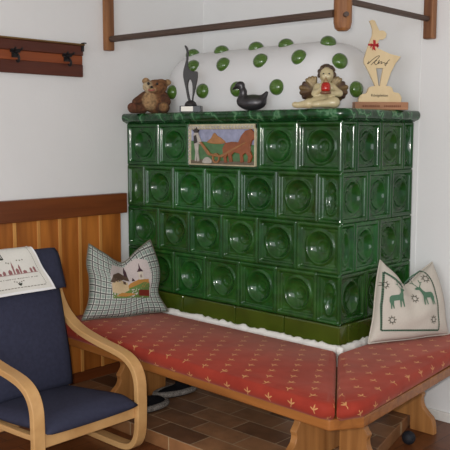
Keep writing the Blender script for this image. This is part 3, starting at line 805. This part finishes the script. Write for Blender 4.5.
# ------------------------------------------------------------------ armchair
ch = empty('armchair', (.33, -1.30, 0), 'low bentwood armchair with navy blue cushions beside the panelling', 'armchair')
def strip_frame(path, width, thick, y0, name, mat='beech', n=6):
    pts = [Vector((a, 0, b)) for a, b in path]; mb = MB(); k = len(pts); vs = []; fs = []
    for i, p_ in enumerate(pts):
        tdir = (pts[min(i+1, k-1)]-pts[max(i-1, 0)]).normalized(); nr = Vector((-tdir.z, 0, tdir.x))
        for sy, sn in ((0, -.5), (1, -.5), (1, .5), (0, .5)):
            q = p_+nr*thick*sn; vs.append((q.x, y0+width*sy, q.z))
    for i in range(k-1):
        for j in range(4): fs.append((i*4+j, i*4+(j+1) % 4, (i+1)*4+(j+1) % 4, (i+1)*4+j))
    fs += [(0, 1, 2, 3), tuple((k-1)*4+j for j in range(4))]
    mb.add(vs, fs); o = mb.build(name, mat, ch, smooth=False, bevel=.004)
    return o
def arc(cx, cz, r, a0, a1, n=8): return [(cx+r*math.cos(math.radians(a)), cz+r*math.sin(math.radians(a))) for a in np.linspace(a0, a1, n)]
fx = .800
side = [(.225, .735), (.27, .662), (.33, .612), (.40, .578), (.49, .556), (.58, .541), (.66, .530), (.725, .514), (.772, .483), (.796, .435), (.801, .37), (.801, .29), (.797, .225), (.783, .180), (.755, .150), (.71, .136), (.64, .1335), (.45, .1335), (.24, .1335)]
side = [(v.x, v.y) for v in catmull([(a, b, 0) for a, b in side], 4)]
YF, YN = -1.226, -1.715
for y0 in (YF, YN):
    fr_ = strip_frame(side, .05, .026, y0, 'side_frame')
    for gx in (.69, .32): MB().box((gx-.012, y0+.01, ZF+.0003), (gx+.012, y0+.04, ZF+.0035)).build('glider', 'glider', fr_)
for y0 in (YF-.032, YN+.052): strip_frame([(v.x, v.y) for v in catmull([(.190, .90, 0), (.235, .75, 0), (.285, .55, 0), (.33, .36, 0), (.37, .295, 0), (.45, .286, 0), (.62, .292, 0), (.765, .302, 0)], 4)], .03, .022, y0, 'seat_frame')
MB().box((fx-.028, YN+.0505, .280), (fx-.004, YF-.0005, .340)).build('front_rail', 'beech', ch, bevel=.004)
MB().box((.42, YN+.0505, .24), (.445, YF-.0005, .285)).build('rear_rail', 'beech', ch, bevel=.004)
def slab(front, thick, y0, y1, name, mat, par, bulge=.012, ny=18):
    # cushion whose side section follows the line 'front' (x,z), thickness away from the sitter
    pts = [Vector((v.x, v.y)) for v in catmull([(a, b, 0) for a, b in front], 5)]; k = len(pts); mb = MB()
    loop = []
    offs = []
    for i, p_ in enumerate(pts):
        td_ = (pts[min(i+1, k-1)]-pts[max(i-1, 0)]).normalized(); offs.append(Vector((-td_.y, td_.x)))
    sec = []
    for j in range(ny+1):
        s_ = j/ny; y = y0+(y1-y0)*s_; e = min(1, (4*s_*(1-s_))**.28) if 0 < s_ < 1 else .12
        ring = []
        for i, p_ in enumerate(pts):
            q = i/(k-1); en = min(1, (4*q*(1-q)+.02)**.25)
            ring.append(p_-offs[i]*(thick/2)+offs[i]*(thick/2)*e*en+offs[i]*bulge*e*math.sin(q*math.pi))
        for i in range(k-1, -1, -1):
            q = i/(k-1); en = min(1, (4*q*(1-q)+.02)**.25)
            ring.append(pts[i]-offs[i]*(thick/2)-offs[i]*(thick/2)*e*en)
        sec.append(ring)
    n = len(sec[0])
    vs = [(q.x, ys_, q.y) for ring, ys_ in zip(sec, np.linspace(y0, y1, ny+1)) for q in ring]
    fs = [(j*n+i, j*n+(i+1) % n, (j+1)*n+(i+1) % n, (j+1)*n+i) for j in range(ny) for i in range(n)]
    fs += [tuple(range(n)), tuple(ny*n+i for i in range(n))]
    mb.add(vs, fs); return mb.build(name, mat, par, smooth=True)
Y0, Y1 = -1.662, -1.230
seat_line = [(.365, .352), (.46, .352), (.58, .362), (.68, .374), (.76, .384), (.825, .374)]
slab(seat_line, .066, Y0, Y1, 'seat_cushion', 'navy', ch)
back_line = [(.255, .915), (.290, .83), (.325, .72), (.355, .59), (.385, .46), (.402, .34)]
slab([(a+.012, b) for a, b in back_line], .07, Y0, Y1, 'back_cushion', 'navy', ch)
slab([(.265, .938), (.298, .908), (.325, .84), (.352, .765)], .03, Y0-.004, Y1+.006, 'head_cushion', 'navy', ch, .006)
# embroidered cloth over the chair back
cl = empty('embroidered_cloth', (.3, -1.5, .80), 'white embroidered cloth hanging over the top of the navy armchair', 'cloth')
prof = [(v.x, v.y) for v in catmull([(.250, .945, 0), (.285, .943, 0), (.312, .915, 0), (.334, .86, 0), (.348, .815, 0), (.360, .768, 0)], 8)]
def cloth_pt(s_, v):
    x = v*(len(prof)-1); i = min(int(x), len(prof)-2); f = x-i
    a, b = prof[i], prof[i+1]; X, Z = a[0]+(b[0]-a[0])*f, a[1]+(b[1]-a[1])*f
    ytop, ybot = -1.365, -1.300
    yr = ytop+(ybot-ytop)*max(0, (v-.25)/.75)**1.3
    y = -1.675+(yr+1.675)*s_
    return Vector((X+.003*math.sin(y*22)+.006*math.sin(v*9)*s_**6+.004, y, Z))
cm = MB(); cm.grid(lambda a, b: cloth_pt(a, b), 40, 40); 
co = cm.build('cloth', 'white_cloth', cl, smooth=True)
so = co.modifiers.new('thickness', 'SOLIDIFY'); so.thickness = .003; so.offset = 0
def cdec(name, shapes, mats):
    mb = MB()
    for poly, mi in shapes:
        n = len(poly); out = []
        for a, b in poly:
            e = .001; p_ = cloth_pt(a, b); nn = (cloth_pt(a+e, b)-p_).cross(cloth_pt(a, b+e)-p_).normalized()
            if nn.x < 0: nn = -nn
            out.append(p_+nn*.0028)
        mb.add(out, [tuple(range(n))], mi)
    return mb.build(name, mats, cl, recalc=False)
R_ = lambda a, b, c, d: [(a, b), (c, b), (c, d), (a, d)]
hemS = []
for i in range(24): hemS.append((R_(i/24, .955, (i+1)/24, 1.0), 0))
for i in range(24): hemS.append((R_(.972, i/24, 1.0, (i+1)/24), 0))
cdec('hem', hemS, ['hem'])
bs = []
for i in range(22): bs.append((R_(i/24, .885, (i+.75)/24, .897), 0))
for i in range(30): bs.append((R_(.912, .05+i*.0278, .918, .05+(i+.7)*.0278), 0))
cdec('border_stitching', bs, ['grey thread'])
ws = []; random.seed(5)
def glyph(x, y0, w_, h_, slant=0):   # broad-nibbed gothic stroke group
    for k in range(3): 
        xx = x+w_*k/3; ws.append(([(xx, y0), (xx+w_*.2, y0), (xx+w_*.2+slant, y0+h_), (xx+slant, y0+h_)], 0))
    ws.append(([(x, y0), (x+w_*.25, y0-.012), (x+w_*.9, y0+.01), (x+w_*.9, y0+.03), (x, y0+.02)], 0))
    ws.append(([(x, y0+h_-.02), (x+w_*.9, y0+h_-.025), (x+w_*.8, y0+h_+.005), (x+w_*.1, y0+h_)], 0))
for x in (.02, .13, .24, .33, .42): glyph(x, .28, .075, .14, .012)
cdec('gothic_heading', ws, ['dark thread'])
sk = []; base = .645
def tower(x, w_, h_, m_=0, spire=.05):
    sk.append((R_(x, base-h_, x+w_, base), m_))
    if spire: sk.append(([(x-.004, base-h_), (x+w_+.004, base-h_), (x+w_/2, base-h_-spire)], m_))
for x, w_, h_, sp_ in ((.02, .03, .07, .04), (.06, .05, .04, .03), (.13, .03, .09, .03), (.18, .04, .05, .02), (.24, .03, .10, .02), (.29, .03, .10, .03), (.34, .06, .03, .02), (.42, .04, .04, .03), (.50, .05, .05, .03), (.57, .022, .10, .09), (.61, .04, .06, .03), (.66, .022, .09, .05), (.70, .05, .03, .02), (.80, .03, .05, .03), (.85, .03, .06, .03)): tower(x, w_, h_, 0, sp_)
sk.append((R_(.02, base, .9, base+.008), 0))
cdec('town_skyline', sk, ['mauve thread'])
ln = []; x = .06
while x < .86:
    w_ = random.choice((.012, .018, .024)); ln.append((R_(x, .725, x+w_, .738), 0)); x += w_+random.choice((.008, .012, .022))
cdec('verse_stitching', ln, ['grey thread'])
for k, (a, b) in enumerate(((.52, .78), (.55, .79), (.58, .80), (.61, .79), (.64, .78), (.50, .47), (.53, .48), (.66, .45), (.70, .455), (.74, .45), (.30, .5), (.33, .51))):
    cdec('stitched_flower', [([(a, b), (a+.012, b-.012), (a+.024, b), (a+.012, b+.012)], 0)], ['grey thread'])
cdec('stitched_heart', [([(.565, .81), (.60, .82), (.625, .81), (.61, .85), (.595, .865), (.575, .845)], 0)], ['dark thread'])

# ------------------------------------------------------------------ coat rack on the left wall
cr_ = empty('coat_rack', (.015, -1.35, 1.78), 'dark red-brown wall coat rack with black hooks above the panelling', 'coat rack')
ya, yb = -1.86, -.85
MB().box((.0005, ya, 1.703), (.022, yb, 1.762)).build('lower_board', 'rack_dark', cr_, bevel=.003)
MB().box((.0005, ya, 1.762), (.018, yb, 1.805)).build('hook_board', 'rack_mid', cr_, bevel=.002)
MB().box((.0005, ya, 1.805), (.026, yb, 1.853)).build('upper_board', 'rack_dark', cr_, bevel=.003)
MB().box((.0005, ya, 1.853), (.036, yb+.004, 1.861)).build('shelf', 'rack_top', cr_, bevel=.002)
for y in (-1.72, -1.476, -1.228, -.945):
    hk = MB(); hk.box((.0185, y-.016, 1.772), (.0225, y+.016, 1.806)).box((.0185, y-.024, 1.794), (.030, y+.024, 1.810))
    hk.tube(catmull([(.022, y, 1.795), (.045, y, 1.782), (.055, y, 1.766), (.048, y, 1.752), (.036, y, 1.757)], 5), .006, 8)
    hk.tube(catmull([(.022, y, 1.80), (.04, y-.014, 1.803), (.058, y-.018, 1.812)], 4), .005, 8)
    hk.tube(catmull([(.022, y, 1.80), (.04, y+.014, 1.803), (.058, y+.018, 1.812)], 4), .005, 8)
    hk.build('hook', 'iron', cr_, smooth=False)
for y in (-1.33, -.856):
    MB().box((.026, y-.007, 1.825), (.032, y+.007, 1.866)).box((.026, y-.007, 1.861), (.052, y+.007, 1.866)).build('bracket', 'iron', cr_, bevel=.001)

# ------------------------------------------------------------------ drying frame hung from the ceiling
cr_.location = (-.0075, -1.356, 1.78)
dfm = empty('drying_frame', (.7, -.6, 1.84), 'wooden drying frame hanging over the stove, three posts and two rails', 'drying frame')
MB().box((-.0215, -.717, 1.842), (.016, -.670, 2.4495)).build('post', 'post', dfm, bevel=.006)
fp = MB().lathe([(.0, 1.828), (.02, 1.829), (.031, 1.838), (.036, 1.86), (.036, 2.4495), (0, 2.4495)], (1.352, -.612, 0), 12)
fp.build('post', 'post', dfm, smooth=False)
MB().box((1.383, -.045, 1.843), (1.432, -.008, 2.4495)).build('post', 'post', dfm, bevel=.006)
MB().tube([(.016, -.693, 1.898), (1.33, -.640, 1.895)], .0155, 8).build('rail', 'rail_x', dfm)
MB().tube([(1.372, -.60, 1.941), (1.405, -.04, 1.929)], .0125, 8).build('rail', 'rail', dfm)
MB().tube([(1.375, -.63, 1.885), (1.398, -.652, 1.885)], .010, 8).build('peg', 'rail', dfm)

# ------------------------------------------------------------------ ornaments on the stove (top at z = 1.5315)
ZS = ZT+.0507
BR, BD, TAN, CRM = (128, 86, 54), (98, 62, 40), (172, 138, 98), (200, 178, 142)
bear = empty('teddy_bear', (.140, -.522, ZS), 'brown furry teddy bear sitting at the left end of the stove top', 'teddy bear', .55)
pb = [('e', (0, .01, .058), (.052, .042, .058), BR), ('e', (-.012, -.022, .062), (.032, .022, .046), TAN),
      ('e', (.012, -.008, .128), (.047, .04, .037), BR), ('e', (-.014, -.032, .128), (.026, .020, .026), CRM), ('e', (.006, -.046, .112), (.017, .014, .013), TAN),
      ('e', (-.035, .0, .158), (.017, .011, .017), TAN), ('e', (.060, .0, .150), (.016, .011, .016), TAN), ('e', (.038, -.02, .15), (.02, .02, .016), BR),
      ('c', (-.04, .0, .09), (-.072, -.025, .055), .018, .019, BD), ('c', (.045, .0, .085), (.064, -.035, .055), .018, .02, BD),
      ('c', (-.045, -.02, .022), (-.078, -.05, .024), .022, .024, BD), ('c', (.035, -.02, .024), (.058, -.055, .026), .022, .026, BD), ('e', (-.080, -.062, .03), (.018, .008, .02), (124, 70, 50)), ('e', (.062, -.074, .03), (.018, .008, .02), (150, 112, 72))]
M['fur'] = vcol_mat('teddy_plush', .95, bump=1.0, bscale=190, noise=.6, nscale=75)
pb = [(q[0], tuple(v*k_ for v, k_ in zip(q[1], (1.2, 1.1, 1.03))), tuple(v*k_ for v, k_ in zip(q[2], (1.2, 1.1, 1.03))))+((q[3],) if q[0] == 'e' else (q[3]*1.1, q[4]*1.1, q[5])) for q in pb]
blob(pb, .0042, .010, .0).build('body', 'fur', bear, world=False, smooth=True)
for ex, ey, ez, er in ((-.011, -.057, .147, .0075), (.033, -.051, .145, .0065)):
    MB().lathe([(er*math.cos(a), er*math.sin(a)) for a in np.linspace(-1.57, 1.57, 8)], (ex, ey, ez), 12).build('eye', 'iron', bear, world=False, smooth=True)
MB().lathe([(.007*math.cos(a), .006*math.sin(a)) for a in np.linspace(-1.57, 1.57, 8)], (.008, -.066, .129), 12).build('nose', 'iron', bear, world=False, smooth=True)
MB().tube(catmull([(-.009, -.064, .1155), (.008, -.067, .112), (.022, -.062, .1165)], 4), .0035, 8).build('mouth', plain('pink_felt', (168, 92, 84), .8), bear, world=False, smooth=True)

# slender black cat-like sculpture on a half ball and plinth
sc_ = empty('animal_sculpture', (.425, -.54, ZS), 'slim black animal sculpture on a half ball and black plinth, between bear and duck', 'sculpture', .6)
MB().box((-.050, -.026, 0), (.054, .026, .030)).build('plinth', 'black_stone', sc_, world=False, bevel=.002)
MB().box((-.042, -.0275, .004), (.016, -.026, .027)).build('plate', 'silver', sc_, world=False)
MB().lathe([(.0, .03)]+[(.030*math.cos(a), .030+.028*math.sin(a)) for a in np.linspace(0, math.pi/2, 9)], (0.0, 0, 0), 24).build('half_ball', 'bronze', sc_, world=False, smooth=True)
K = 1/1215.
def cp(x, y): return ((x-58)*K, .0555+(290-y)*K*1.18)
out_l = [(50, 296), (44, 288), (38, 268), (30, 232), (20, 192), (15, 168), (17, 142), (27, 112), (35, 84), (36, 58), (33, 42), (28, 32), (25, 22), (33, 22), (42, 34), (46, 48), (45, 72), (43, 100), (44, 124), (56, 140), (76, 147), (97, 148), (100, 166), (96, 194), (86, 232), (76, 268), (71, 296)]
hole = [(66, 288), (70, 262), (71, 232), (68, 205), (60, 188), (50, 188), (43, 206), (43, 232), (50, 266), (56, 288)]
poly = [cp(*p_) for p_ in out_l]
ol = [(v.x, v.y) for v in catmull([(a, b, 0) for a, b in poly], 3)]
hl = [(v.x, v.y) for v in catmull([(a, b, 0) for a, b in [cp(*p_) for p_ in hole]], 3)]
figure = MB().prism(ol+hl, (0, .010, 0), (1, 0, 0), (0, 0, 1), (0, -1, 0), .020).build('figure', 'bronze', sc_, world=False, bevel=.004, seg=3)
# dark pewter duck
du = empty('duck_figurine', (.808, -.535, ZS), 'dark pewter duck figurine facing left on the stove top', 'duck figurine', .45)
G, Gd = (66, 64, 66), (58, 66, 46)
pd = [('e', (.004, 0, .034), (.064, .036, .034), G), ('e', (.012, 0, .052), (.040, .028, .018), Gd), ('c', (.05, 0, .045), (.072, 0, .078), .02, .008, G),
      ('c', (-.045, 0, .045), (-.036, 0, .085), .022, .013, G), ('c', (-.036, 0, .085), (-.046, 0, .112), .013, .013, G), ('e', (-.052, 0, .116), (.019, .015, .015), G),
      ('c', (-.062, 0, .112), (-.084, 0, .098), .009, .005, (48, 46, 46))]
M['pewter_v'] = vcol_mat('dark_pewter_patina', .34, noise=.25, nscale=50, metal=.5)
blob(pd, .0036, .014, .0).build('body', 'pewter_v', du, world=False, smooth=True)
# cherub with brown hair, wings, holding a red candle
an = empty('cherub_figurine', (1.197, -.527, ZS), 'cream cherub figurine with brown hair and wings holding a red lantern', 'figurine', .62)
SK, HR = (196, 182, 142), (66, 48, 34)
pa = [('e', (.0, .0, .055), (.036, .032, .042), SK), ('e', (.008, -.004, .085), (.030, .025, .025), SK), ('c', (.010, -.004, .095), (.014, -.008, .118), .014, .014, SK),
      ('e', (.016, -.012, .138), (.030, .030, .033), SK), ('e', (.004, -.038, .130), (.010, .010, .009), SK), ('e', (.026, -.038, .130), (.010, .010, .009), SK), ('e', (.014, -.043, .136), (.005, .006, .006), SK), ('e', (.015, -.036, .120), (.012, .010, .008), SK),
      ('c', (.0, -.02, .030), (-.055, -.045, .020), .026, .020, SK), ('c', (-.055, -.045, .020), (-.100, -.035, .014), .018, .012, SK), ('e', (-.112, -.040, .016), (.013, .012, .012), SK),
      ('c', (.015, -.02, .028), (.05, -.045, .024), .026, .022, SK), ('c', (.05, -.045, .024), (-.015, -.062, .018), .02, .013, SK), ('e', (-.028, -.062, .016), (.015, .011, .011), SK),
      ('c', (.038, .0, .092), (.070, -.015, .062), .015, .013, SK), ('c', (.070, -.015, .062), (.030, -.045, .060), .013, .010, SK), ('e', (.022, -.05, .064), (.012, .010, .010), SK),
      ('c', (-.022, .0, .092), (-.032, -.022, .062), .014, .012, SK), ('c', (-.032, -.022, .062), (-.004, -.045, .078), .012, .009, SK), ('e', (.002, -.048, .084), (.010, .009, .010), SK)]
M['porcelain'] = vcol_mat('cream_glazed_ceramic', .3, noise=.12, nscale=60, coat=.3)
blob(pa, .0035, .008, .0).build('body', 'porcelain', an, world=False, smooth=True)
for ex in (.004, .027):
    MB().lathe([(.0042*math.cos(a), .0042*math.sin(a)) for a in np.linspace(-1.57, 1.57, 8)], (ex, -.0405, .1405), 10).build('eye', 'iron', an, world=False, smooth=True)
ph2 = []; random.seed(11)
for i in range(60):
    a = random.uniform(0, 2*math.pi); z = random.uniform(-.35, 1); rr = math.sqrt(max(0, 1-z*z)); d = Vector((rr*math.cos(a), rr*math.sin(a), z))
    if d.y < -.45 and d.z < .62: continue
    ph2.append(('e', (.016+d.x*.031, -.008+d.y*.028, .143+d.z*.032), (.009, .009, .009), random.choice((HR, (84, 62, 40), (54, 38, 28)))))
blob(ph2, .0032, .004).build('hair', vcol_mat('brown_hair_glaze', .35, noise=.3, nscale=120), an, world=False, smooth=True)
for sx in (-1, 1):
    wg = []
    for k in range(6):
        a = math.radians(20+k*26); ln_ = .050-.004*abs(k-2)
        wg.append(('c', (sx*.032+.004, .022, .078), (sx*(.050+ln_*.9*math.sin(a))+.004, .028+.004*k, .075+ln_*math.cos(a)*.95), .013, .011, ((96, 72, 50), (70, 48, 38), (122, 98, 62))[k % 3]))
    for k in range(4):
        a = math.radians(-15+k*18); wg.append(('c', (sx*.036+.004, .018, .085), (sx*(.044+.042*math.sin(a))+.004, .018, .085+.046*math.cos(a)), .009, .007, (142, 122, 84)))
    blob(wg, .0035, .004).build('wing', vcol_mat('gilded_wing_glaze', .35, noise=.35, nscale=90, metal=.25), an, world=False, smooth=True)
MB().lathe([(0, .068), (.017, .068), (.020, .078), (.018, .098), (.012, .104), (0, .104)], (.014, -.064, 0), 16).build('lantern', plain('red_lantern_glass', (168, 34, 24), .2, noise=.2), an, world=False, smooth=True)
MB().lathe([(0, .056), (.021, .057), (.023, .064), (.018, .069), (0, .069)], (.014, -.064, 0), 16).build('lantern_foot', plain('brown_glaze', (116, 78, 54), .35), an, world=False, smooth=True)
MB().lathe([(0, .104), (.013, .104), (.009, .112), (.003, .124), (0, .126)], (.014, -.064, 0), 12).build('lantern_cap', plain('tan_glaze', (150, 122, 84), .35), an, world=False, smooth=True)

# flat plywood animal trophy on a block
tr = empty('plywood_trophy', (1.290, -.236, ZS), 'pale plywood animal cut-out trophy with signature and red ribbon, right end of stove', 'trophy', .9)
K2 = 1/1070.; bx_ = 155
def tp(x, y): return ((x-bx_)*K2, (427-y)*K2)
MB().box((-.118, -.028, 0), (.122, .014, .033)).build('block', 'block', tr, world=False, bevel=.002)
cloud = [(52, 394), (52, 376), (64, 358), (90, 350), (98, 330), (118, 319), (190, 317), (212, 325), (220, 344), (246, 350), (260, 370), (258, 394)]
cl_ = [tp(*p_) for p_ in cloud]; cl_ = [cl_[0]]+[(v.x, v.y) for v in catmull([(a, b, 0) for a, b in cl_[1:-1]], 3)]+[cl_[-1]]
MB().prism(cl_, (0, .006, 0), (1, 0, 0), (0, 0, 1), (0, -1, 0), .014).build('cloud_base', 'ply', tr, world=False, bevel=.001)
an_o = [(97, 22), (112, 17), (124, 22), (133, 42), (146, 66), (160, 64), (172, 68), (181, 80), (176, 98), (162, 106), (148, 105), (140, 118), (140, 145), (168, 157), (200, 170), (252, 182), (228, 212), (206, 255), (184, 318),
        (152, 318), (160, 278), (168, 236), (134, 236), (142, 278), (150, 318), (131, 318), (100, 255), (76, 214), (75, 195), (95, 130), (112, 88), (113, 62), (106, 40)]
an_o = an_o[:19]+[(154, 318), (168, 236), (134, 236), (148, 318)]+an_o[25:]
MB().prism([tp(*p_) for p_ in an_o], (0, .006, 0), (1, 0, 0), (0, 0, 1), (0, -1, 0), .012).build('animal_cutout', 'ply', tr, world=False, bevel=.001)
rb = MB()
for pts in ([(93, 126), (93, 134), (143, 139), (143, 131)], [(116, 108), (127, 110), (128, 130), (117, 130)], [(122, 132), (128, 156), (116, 150), (112, 156), (114, 134)], [(104, 124), (116, 128), (104, 146)], [(126, 128), (142, 122), (138, 144)]):
    rb.prism([tp(*p_) for p_ in pts], (0, -.0062, 0), (1, 0, 0), (0, 0, 1), (0, -1, 0), .004)
rb.build('ribbon', 'red', tr, world=False)
MB().prism([tp(*p_) for p_ in [(92, 126), (92, 133), (144, 138), (144, 131)]], (0, -.0062, 0), (1, 0, 0), (0, 0, 1), (0, -1, 0), .0015).build('ribbon_band', 'ink', tr, world=False)
sg = MB()
for pts in ([(98, 205), (92, 218), (118, 195), (142, 180), (146, 186), (108, 222)], [(118, 212), (136, 200), (124, 210), (132, 220), (142, 212), (148, 198), (144, 216), (152, 208), (160, 206), (156, 216), (168, 210), (178, 214)], [(198, 196), (186, 208), (178, 224), (176, 214), (190, 212)]):
    sg.tube(catmull([(tp(*p_)[0], -.0064, tp(*p_)[1]) for p_ in pts], 5), .0013, 6)
sg.build('signature', 'ink', tr, world=False)
text_mesh('Königsleiten', .0155, 'ink', tr, (tp(152, 366)[0], -.0086, tp(152, 366)[1]), (1, 0, 0), (0, 0, 1), 'base_lettering')
el = MB(); random.seed(2); x = -.085
while x < .09:
    w_ = random.uniform(.004, .008)
    if abs(x+.002) > .008: el.box((x, -.0286, .011), (x+w_, -.0280, .019))
    x += w_+.0025
el.build('block_engraving', 'brown_ink', tr, world=False)

# ------------------------------------------------------------------ things on the floor
def slipper(loc, rz, label):
    root = empty('slipper', loc, label, 'slipper', rz, 'pair of black slippers under the bench')
    n = 28
    def outline(a, k=1.0): 
        c, s_ = math.cos(a), math.sin(a); return (.108*k*c, (.044+.006*c)*k*s_)
    mb = MB(); mb.grid(lambda u, v: (outline(2*math.pi*u)[0]*math.sin(math.pi/2*(1-v)), outline(2*math.pi*u)[1]*math.sin(math.pi/2*(1-v)), .012+(.030+.022*max(0, outline(2*math.pi*u)[0]/.118))*math.sin(math.pi/2*v)**.8*(1 if True else 0)), n, 8)
    mb.build('upper', 'black_felt', root, world=False, smooth=True, weld=.0003)
    MB().prism([outline(2*math.pi*i/n, 1.04) for i in range(n)], (0, 0, 0), (1, 0, 0), (0, 1, 0), (0, 0, 1), .013).build('sole', 'black_felt', root, world=False, bevel=.003)
    MB().tube([(*outline(2*math.pi*i/n, 1.04), .019) for i in range(n+1)], .0145, 8).build('fur_trim', 'grey_fur', root, world=False, smooth=True)
    return root
slipper((.480, -.708, ZH+.0008), 1.42, 'black slipper with grey fur trim on the hearth, the one farther under the bench')
slipper((.545, -.950, ZH+.0008), 1.50, 'black slipper with grey fur trim on the hearth, the one nearer the armchair')
b_ = MB().lathe([(.029*math.cos(a), .029+.029*math.sin(a)) for a in np.linspace(-math.pi/2, math.pi/2, 17)], seg=28).build('ball', 'ball', None, smooth=True, weld=.0003)
b_.location = (1.545, -.355, ZF+.0005); tag(b_, 'small black ball on the floor by the rear bench leg', 'ball')
